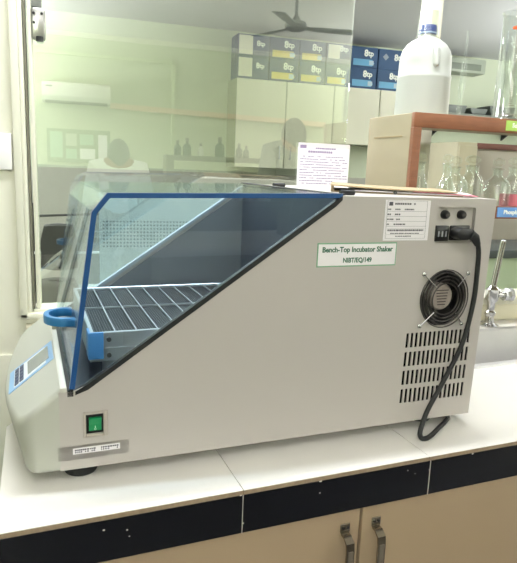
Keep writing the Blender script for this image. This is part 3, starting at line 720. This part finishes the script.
# perforated white panel behind the incubator
PP = thing('perforated_panel', 'white perforated panel behind the glass, seen through the incubator lid', 'panel', (.07, 1.66, 0))
MB().box(0, .40, 0, .012, .93, 1.215, .002).build('panel', mat('white_peg_paint', (226, 232, 236), .5), PP)
m_ = MB()
for i in range(28):
    for j in range(8):
        m_.cyl((.012+.0092*i, -.0006, 1.068+.0098*j), (.012+.0092*i, .002, 1.068+.0098*j), .0026, n=8)
h_ = m_.build('hole', mat('peg_hole', (128, 138, 142), .8), PP); h_['kind'] = 'stuff'
MB().box(-.01, .41, -.01, .03, .872, .93, .002).build('base', mat('grey_panel_base', (150, 158, 160), .5), PP)
# ledge with black bags left of the lid
DK = thing('side_counter', 'pale counter directly behind the glass under the black bags', 'counter', (-.6, 1.605, 0))
m_ = MB(); m_.box(0, 1.9, 0, .5, .83, .872, .003); m_.build('top', mat('grey_counter', (188, 190, 180), .5), DK)
m_ = MB(); m_.box(.04, 1.86, .03, .48, 0, .83); m_.build('base', mat('grey_counter_base', (150, 152, 142), .5), DK)
GR = thing('hanging_stand', 'small metal stand with crossbars holding the hung black bag', 'stand', (-.11, 1.83, .872))
m_ = MB()
for x in (0, .19): m_.cyl((x, 0, 0), (x, 0, .30), .004, n=10); m_.cyl((x, -.05, .004), (x, .05, .004), .004, n=8)
m_.cyl((0, 0, .262), (.19, 0, .27), .0035, n=10); m_.build('frame', M_black, GR)
MB().cyl((0, -.01, .155), (.19, -.01, .155), .004, n=10).build('crossbar', M_white, GR)
def softbag(name, lab, loc, w_, d_, h_, strap):
    t = thing(name, lab, 'bag', loc)
    a = bmesh.new(); bmesh.ops.create_cube(a, size=1); bmesh.ops.subdivide_edges(a, edges=a.edges, cuts=5, use_grid_fill=True)
    for v in a.verts:
        c = v.co; r = 1-.30*max(0, abs(c.x)*2-.5)**2-.25*max(0, abs(c.z)*2-.6)**2
        wob = .06*math.sin(9*c.x+7*c.z)+.05*math.sin(13*c.z-5*c.y)
        c.y = c.y*(r+wob); c.x = c.x*(1-.18*max(0, c.z)*2+.04*math.sin(8*c.z)); c.z = c.z*(1-.10*(abs(c.x)*2)**2)
        v.co = Vector((c.x*w_, c.y*d_, (c.z+.5)*h_))
    zmin = min(v.co.z for v in a.verts)
    for v in a.verts: v.co.z -= zmin
    m = MB(); m.add(a); m.build('body', mat('black_nylon', (30, 31, 33), .7, var=.2, bump=.3), t, smooth=80)
    s_ = MB(); s_.tube([(-w_*.25, -d_*.1, h_*.86), (-w_*.2, -d_*.1, h_*.86+strap), (w_*.2, -d_*.1, h_*.86+strap), (w_*.25, -d_*.1, h_*.86)], .005, 8); s_.build('strap', M_rubber, t)
    m = MB(); m.box(-w_*.3, w_*.3, -d_*.5, -d_*.46, h_*.30, h_*.33); m.build('zip', M_black, t)
softbag('black_bag', 'black bag hung from the small metal stand behind the glass', (-.038, 1.785, .985), .100, .06, .130, .016)
softbag('black_bag', 'wide squat black bag lying on the counter behind the glass', (-.042, 1.755, .872), .115, .09, .085, .012)

# ================================================================== OUR ROOM, MIRRORED IN THE PANE
AC = thing('air_conditioner', 'white split air conditioner on the green wall, mirrored in the glass', 'air conditioner', (.09, YB, 2.02))
MB().prism([(0, 0), (.17, .02), (.21, .08), (.21, .22), (.18, .26), (0, .26)], -.43, .43, 'x', .012).build('casing', mat('ivory_plastic', (238, 238, 226), .4), AC)
m_ = MB(); m_.prism([(.10, -.004), (.172, .014), (.176, .028), (.10, .012)], -.39, .39, 'x'); m_.build('louvre', mat('louvre_grey', (140, 144, 128), .5), AC)
m_ = MB(); m_.box(-.38, -.3, .208, .2115, .19, .21); m_.build('badge', mat('grey_badge', (120, 124, 116), .5), AC)
TR = MB().prism([(.525, 2.00), (3.7, 1.93), (3.7, 2.00), (.525, 2.07)], YB, YB+.06, 'y').build('pipe_trunking', mat('peach_trunking', (232, 206, 176), .5))
tag(TR, 'peach pipe trunking running along the green wall from the air conditioner', 'trunking')
t = MB(); t.box(1.36, 1.40, YB, YB+.05, .0, 2.68); t.box(-.6, 1.40, YB, YB+.05, 2.64, 2.68); t.box(-.6, -.56, YB, YB+.05, 0, 2.68)
struct(t.build('trim_3', mat('pale_green_trim', (214, 222, 186), .5)))
struct(MB().box(XL, XR, YB, YB+.02, 0, 1.22).build('trim_5', mat('dark_grey_dado', (92, 93, 87), .5)))
struct(MB().box(XL, XR, YB, YB+.03, ZC-.06, ZC).build('trim_4', M_trim))
PB = thing('notice_board', 'notice board with pinned papers on the green wall, mirrored in the glass', 'notice board', (.10, YB, 1.26))
MB().box(-.40, .42, .0, .02, 0, .44, .004).build('board', mat('sage_felt', (150, 166, 128), .8), PB)
for x, z, wd, h in ((-.36, .06, .16, .34), (-.16, .22, .14, .16), (.02, .24, .18, .14), (.02, .05, .2, .14), (-.16, .05, .14, .13), (.26, .06, .12, .32)):
    MB().box(x, x+wd, .02, .023, z, z+h).build('pinned_sheet', random.choice([mat('mint_sheet', (176, 206, 176), .7), mat('grey_sheet', (200, 206, 186), .7), M_paper]), PB)
# ceiling fan
FN = thing('ceiling_fan', 'dark three blade ceiling fan, mirrored in the glass', 'fan', (1.94, -2.2, 2.50))
M_fan = mat('dark_grey_fan_metal', (74, 78, 84), .4, .3)
MB().lathe([(0, 0), (.05, .0), (.095, .02), (.10, .05), (.085, .075), (.04, .09), (.02, .13), (0, .13)], n=28).build('motor', M_fan, FN)
m_ = MB(); m_.cyl((0, 0, .12), (0, 0, .435), .014, n=14); m_.lathe([(.05, .435), (.045, .40), (.016, .375)], n=20); m_.build('down_rod', M_fan, FN)
for k in range(3):
    b_ = MB().prism([(.09, -.03), (.2, -.055), (.54, -.065), (.56, 0), (.54, .055), (.2, .045), (.09, .03)], .028, .034, 'z', .001, M=Matrix.Rotation(.12+k*2*PI/3, 4, 'Z') @ Matrix.Rotation(.14, 4, 'X'))
    b_.build('blade', M_fan, FN)
# island bench with bottle rack
IB = thing('island_bench', 'island lab bench across the room, mirrored in the glass', 'bench', (.62, -1.95, 0))
MB().box(0, 2.6, 0, .75, .84, .88, .003).build('top', M_lam, IB)
MB().box(.03, 2.57, .04, .71, 0, .84).build('base', M_cab, IB)
IR = thing('bottle_rack', 'grey bottle rack on the island bench, mirrored in the glass', 'rack', (.70, -1.68, .88))
M_ir = mat('grey_rack_laminate', (126, 126, 108), .6)
MB().box(0, 1.9, -.06, .1, .445, .485, .002).build('shelf', M_ir, IR)
for x in (0, .9, 1.84): MB().box(x, x+.06, -.06, .1, 0, .445).build('upright', M_ir, IR)
MB().box(.06, 1.84, -.06, .1, .19, .215).build('shelf', M_ir, IR)
M_amb = mat('dark_bottle_glass', (92, 104, 84), .2); M_pale = mat('white_bottle_plastic', (232, 232, 222), .4)
def rb(name, x, z, m, s_, lab, grp):
    t = thing(name, lab, 'bottle', (x, -1.66, z), 0, grp)
    MB().lathe([(0, 0), (.032*s_, 0), (.034*s_, .004*s_), (.034*s_, .07*s_), (.026*s_, .088*s_), (.012*s_, .098*s_), (.011*s_, .12*s_), (0, .12*s_)], n=20).build('body', m, t)
    MB().lathe([(.014*s_, .112*s_), (.014*s_, .14*s_), (0, .142*s_)], n=16).build('cap', M_ir, t)
where = ('at the left end', 'beside the leftmost one', 'paler and alone in the middle', 'darkest, right of the middle', 'fifth along', 'sixth along')
for i, (x, s_) in enumerate(((.80, .82), (.875, .95), (.985, .7), (1.14, 1.1), (1.30, .8), (1.36, .7))):
    rb('dark_bottle', x, .88+.485, M_amb if i != 2 else M_pale, s_, 'bottle on top of the mirrored island rack, '+where[i], 'bottles on top of the island rack')
for i in range(6):
    rb('white_bottle', .84+.125*i, .88+.215, M_pale, 1.15, 'white bottle on the lower shelf of the mirrored island rack, %s from left' % ('first', 'second', 'third', 'fourth', 'fifth', 'sixth')[i], 'white bottles in the island rack')

# ------------------------------------------------------------------ people (seen only mirrored)
def person(lab, loc, rz, head_z, coat, hair_rgb, phone):
    h = head_z/1.235; t = thing('person', lab, 'person', loc, rz)
    def V(x, y, z): return (x, y, z*h)
    verts = [V(0, 0, .80), V(0, -.005, .93), V(0, 0, 1.06), V(0, .0, 1.16), V(0, .005, 1.215), V(0, -.005, 1.27)]
    rad = [(.145, .10), (.125, .09), (.15, .10), (.14, .085), (.05, .05), (.047, .05)]
    edges = [(0, 1), (1, 2), (2, 3), (3, 4), (4, 5)]
    def chain(start, pts):
        p_ = start
        for q, r in pts:
            verts.append(V(*q)); rad.append((r, r)); edges.append((p_, len(verts)-1)); p_ = len(verts)-1
        return p_
    ends = []
    for sx in (-1, 1):
        chain(0, [((sx*.085, 0, .74), .085), ((sx*.09, -.01, .42), .055), ((sx*.09, .0, .08), .036), ((sx*.10, .10, .035), .032)])
        if phone:
            e = chain(3, [((sx*.165, 0, 1.14), .052), ((sx*.20, .02, .92), .042), ((sx*.12-.06, .22, 1.06), .032), ((sx*.055-.10, .30, 1.10), .024)])
        else:
            e = chain(3, [((sx*.165, 0, 1.14), .052), ((sx*.21, -.02, .90), .042), ((sx*.20, .10, .72), .032), ((sx*.19, .15, .66), .024)])
        ends.append(e)
        base = Vector(verts[e]); d = (base-Vector(verts[e-1])).normalized(); side = Vector((0, 0, 1)).cross(d).normalized() if abs(d.z) < .8 else Vector((1, 0, 0))
        for fi, ln in enumerate((.062, .072, .068, .055)):
            off = side*(.012*(fi-1.5)*1.3); a0 = len(verts)
            for u, r in ((.03, .010), (.03+ln*.5, .0085), (.03+ln*.85, .0075)):
                bend = Vector((0, 0, -.012 if u > .06 else 0)); verts.append(tuple(base+d*u+off+bend)); rad.append((r, r))
            edges += [(e, a0), (a0, a0+1), (a0+1, a0+2)]
        a0 = len(verts); th_ = side*(-sx)*.022
        for u, k in ((.012, .9), (.04, 1.5)): verts.append(tuple(base+d*u+th_*k)); rad.append((.010, .010))
        edges += [(e, a0), (a0, a0+1)]
    me = bpy.data.meshes.new('person_body'); me.from_pydata(verts, edges, []); o = bpy.data.objects.new('body', me); COL.objects.link(o)
    sk = o.modifiers.new('s', 'SKIN'); sk.use_smooth_shade = True
    for i, r in enumerate(rad): me.skin_vertices[0].data[i].radius = r
    me.skin_vertices[0].data[0].use_root = True
    o.modifiers.new('u', 'SUBSURF').levels = 2
    bpy.context.view_layer.update(); dg = bpy.context.evaluated_depsgraph_get(); m2 = bpy.data.meshes.new_from_object(o.evaluated_get(dg)); bpy.data.objects.remove(o)
    zmin = min(v.co.z for v in m2.vertices)
    for v in m2.vertices: v.co.z -= zmin*max(0, 1-v.co.z/.5)
    b = MB(); b.b.from_mesh(m2)
    hz = head_z-.015
    a = bmesh.new(); bmesh.ops.create_uvsphere(a, u_segments=32, v_segments=22, radius=1)
    for v in a.verts:
        c = v.co; x, y, z = c.x*.071, c.y*.092, c.z*.108
        if c.z < 0: x *= 1-.32*c.z*c.z; y *= 1-.12*c.z*c.z
        if c.y > .75 and abs(c.z-.15) < .18 and .15 < abs(c.x) < .6: y -= .006
        g = math.exp(-((c.x/.14)**2+((c.z+.12)/.22)**2)) if c.y > 0 else 0; y += .020*g
        g = math.exp(-((c.x/.3)**2+((c.z+.5)/.08)**2)) if c.y > 0 else 0; y += .005*g
        v.co = Vector((x, y, z+hz))
    b.add(a)
    for sx in (-1, 1): b.sph((sx*.071, -.005, hz-.005), .010, .022, .030, u=12, v=8); b.sph((sx*.029, .079, hz+.014), .011, .009, .008, u=12, v=8)
    body = b.build('body', mat('brown_skin', (156, 112, 86), .55, var=.06), t, smooth=80)
    a = MB(); q = bmesh.new(); bmesh.ops.create_uvsphere(q, u_segments=32, v_segments=22, radius=1)
    for v in list(q.verts):
        if v.co.z < .25 and v.co.y > .25 or v.co.z < -.75: q.verts.remove(v)
        else: v.co = Vector((v.co.x*.081, v.co.y*.102-.004, v.co.z*.120+hz+.003))
    a.add(q); a.build('hair', mat('hair_%d' % hair_rgb[0], hair_rgb, .6, var=.2, scale=60), t, smooth=80)
    # clothing: a slightly larger shell over torso, arms and upper legs
    def shell(name, idx, grow, m, cutlo=None):
        mp = {}; vv = []; rr = []
        for i in idx: mp[i] = len(vv); vv.append(verts[i]); rr.append(tuple(k+grow for k in rad[i]))
        ee = [(mp[p_], mp[q_]) for p_, q_ in edges if p_ in mp and q_ in mp]
        me = bpy.data.meshes.new(name); me.from_pydata(vv, ee, []); o = bpy.data.objects.new(name, me); COL.objects.link(o)
        sk = o.modifiers.new('s', 'SKIN'); sk.use_smooth_shade = True
        for i, r in enumerate(rr): me.skin_vertices[0].data[i].radius = r
        me.skin_vertices[0].data[0].use_root = True; o.modifiers.new('u', 'SUBSURF').levels = 2
        bpy.context.view_layer.update(); dg = bpy.context.evaluated_depsgraph_get(); m2 = bpy.data.meshes.new_from_object(o.evaluated_get(dg)); bpy.data.objects.remove(o)
        m2.materials.clear(); m2.materials.append(m); o = bpy.data.objects.new(name, m2); COL.objects.link(o); o.parent = t
        return o
    per = 4+4+12+2
    arms = []; legs = []
    for s_ in (0, 1):
        b0 = 6+s_*per; legs += [b0, b0+1, b0+2]; arms += [b0+4, b0+5, b0+6]
    shell('trousers', [0]+legs, .012, mat('dark_trousers', (52, 54, 66), .8, var=.1))
    shell('lab_coat' if coat[0] > 200 else 'shirt', [0, 1, 2, 3, 4]+arms, .018, mat('coat_%d' % coat[0], coat, .8, var=.04))
    for s_ in (0, 1):
        x = (-1, 1)[s_]
        MB().sph((x*.096, .055, .028), .045, .125, .032, u=16, v=10).build('shoe', M_black, t)
    return t
person('person in a white lab coat seen from behind, mirrored left of centre in the glass', (.335, -1.5, 0), PI, 1.355, (244, 244, 242), (88, 86, 82), False)
person('person in a grey shirt seen from behind, mirrored as a silhouette on the cabinets', (1.42, -.75, 0), PI-.1, 1.52, (120, 124, 118), (76, 74, 72), False)

# ================================================================== LAMPS (all out of view; only the incubator tube is inferred)
M_lamp = mat('lamp_diffuser', (255, 252, 244), .5, var=0, emit=6., emit_rgb=(255, 250, 240))
def lamp(x, y, zc_, drop, lx, ly, down, up, lab, col=(1, .97, .93)):
    t = thing('unseen_light', lab, 'light', (x, y, zc_-drop), 0, 'ceiling light panels')
    MB().box(-lx/2-.02, lx/2+.02, -ly/2-.02, ly/2+.02, -.05, 0, .004).build('housing', M_white, t)
    MB().box(-lx/2, lx/2, -ly/2, ly/2, -.056, -.048).build('diffuser', M_lamp, t)
    if drop > .02:
        for sx in (-1, 1): MB().cyl((sx*lx*.35, 0, 0), (sx*lx*.35, 0, drop), .006, n=8).build('hanger', M_white, t)
    for k, e in enumerate((down, up)):
        if not e: continue
        L = bpy.data.lights.new('panel_lamp', 'AREA'); L.shape = 'RECTANGLE'; L.size = lx; L.size_y = ly; L.energy = e; L.color = col
        o = bpy.data.objects.new('lamp', L); COL.objects.link(o); o.parent = t; o.location = (0, 0, (-.06, .012)[k]); o.rotation_euler = (k*PI, 0, 0)
COOL = (.94, .972, 1)
lamp(.35, 1.03, ZC, .5, 1.4, .08, 44, 6, 'narrow hanging tube light directly above the incubator', COOL)
lamp(.2, -.35, ZC, .5, 1.4, .5, 5, 8, 'added fill light hung above the aisle in front of the incubator', COOL)  # added fill for the incubator's front, no such fixture known
lamp(-1.9, -4.2, ZC, 1.2, .5, 1.2, 24, 460, 'added low hanging uplight at the left back of the room', COOL)  # added to brighten the ceiling mirrored in the pane
lamp(5.0, -3.3, ZC, 1.1, .4, 1.2, 24, 380, 'added low hanging uplight at the right back of the room', COOL)  # added; lifts the mirrored ceiling from the right side
lamp(.2, 2.2, ZF, .35, 1.2, .5, 66, 70, 'added hanging fill light over the near side of the far room', COOL)  # added to light the far room just behind the pane
lamp(-1.0, 4.4, ZF, .6, .5, 1.2, 80, 220, 'added hanging fill light at the left of the far room', COOL)  # added; brightens the far ceiling and wall cabinets
lamp(5.0, 3.4, ZF, .8, .4, 1.2, 50, 260, 'added hanging fill light at the right of the far room', COOL)  # added uplight for the far ceiling right of the pane

wd = bpy.data.worlds.new('World'); S.world = wd; wd.use_nodes = True
wd.node_tree.nodes['Background'].inputs[0].default_value = (.9, .95, 1, 1); wd.node_tree.nodes['Background'].inputs[1].default_value = .3

# ================================================================== CAMERA
cam = bpy.data.cameras.new('Camera'); co = bpy.data.objects.new('Camera', cam); COL.objects.link(co)
Rm = Matrix(((.9534, -.0214, .3008), (-.2991, -.1946, .9342), (.0386, -.9806, -.1920)))
rx = Rm.col[0].normalized(); fz = Rm.col[2].normalized(); fz = (fz-rx*fz.dot(rx)).normalized(); dn = fz.cross(rx)
M = Matrix.Identity(4)
for i in range(3): M[i][0] = rx[i]; M[i][1] = -dn[i]; M[i][2] = -fz[i]; M[i][3] = (0, 0, 1.30)[i]
co.matrix_world = M
cam.sensor_fit = 'HORIZONTAL'; cam.sensor_width = 36; cam.lens = 585.966*36/517; cam.clip_start = .02
S.camera = co
S.view_settings.view_transform = 'Standard'; S.view_settings.look = 'None'; S.view_settings.gamma = 1; S.view_settings.use_curve_mapping = False
S.view_settings.exposure = -0.78
S.cycles.use_denoising = True
S.cycles.max_bounces = 10; S.cycles.transparent_max_bounces = 24; S.cycles.caustics_reflective = False
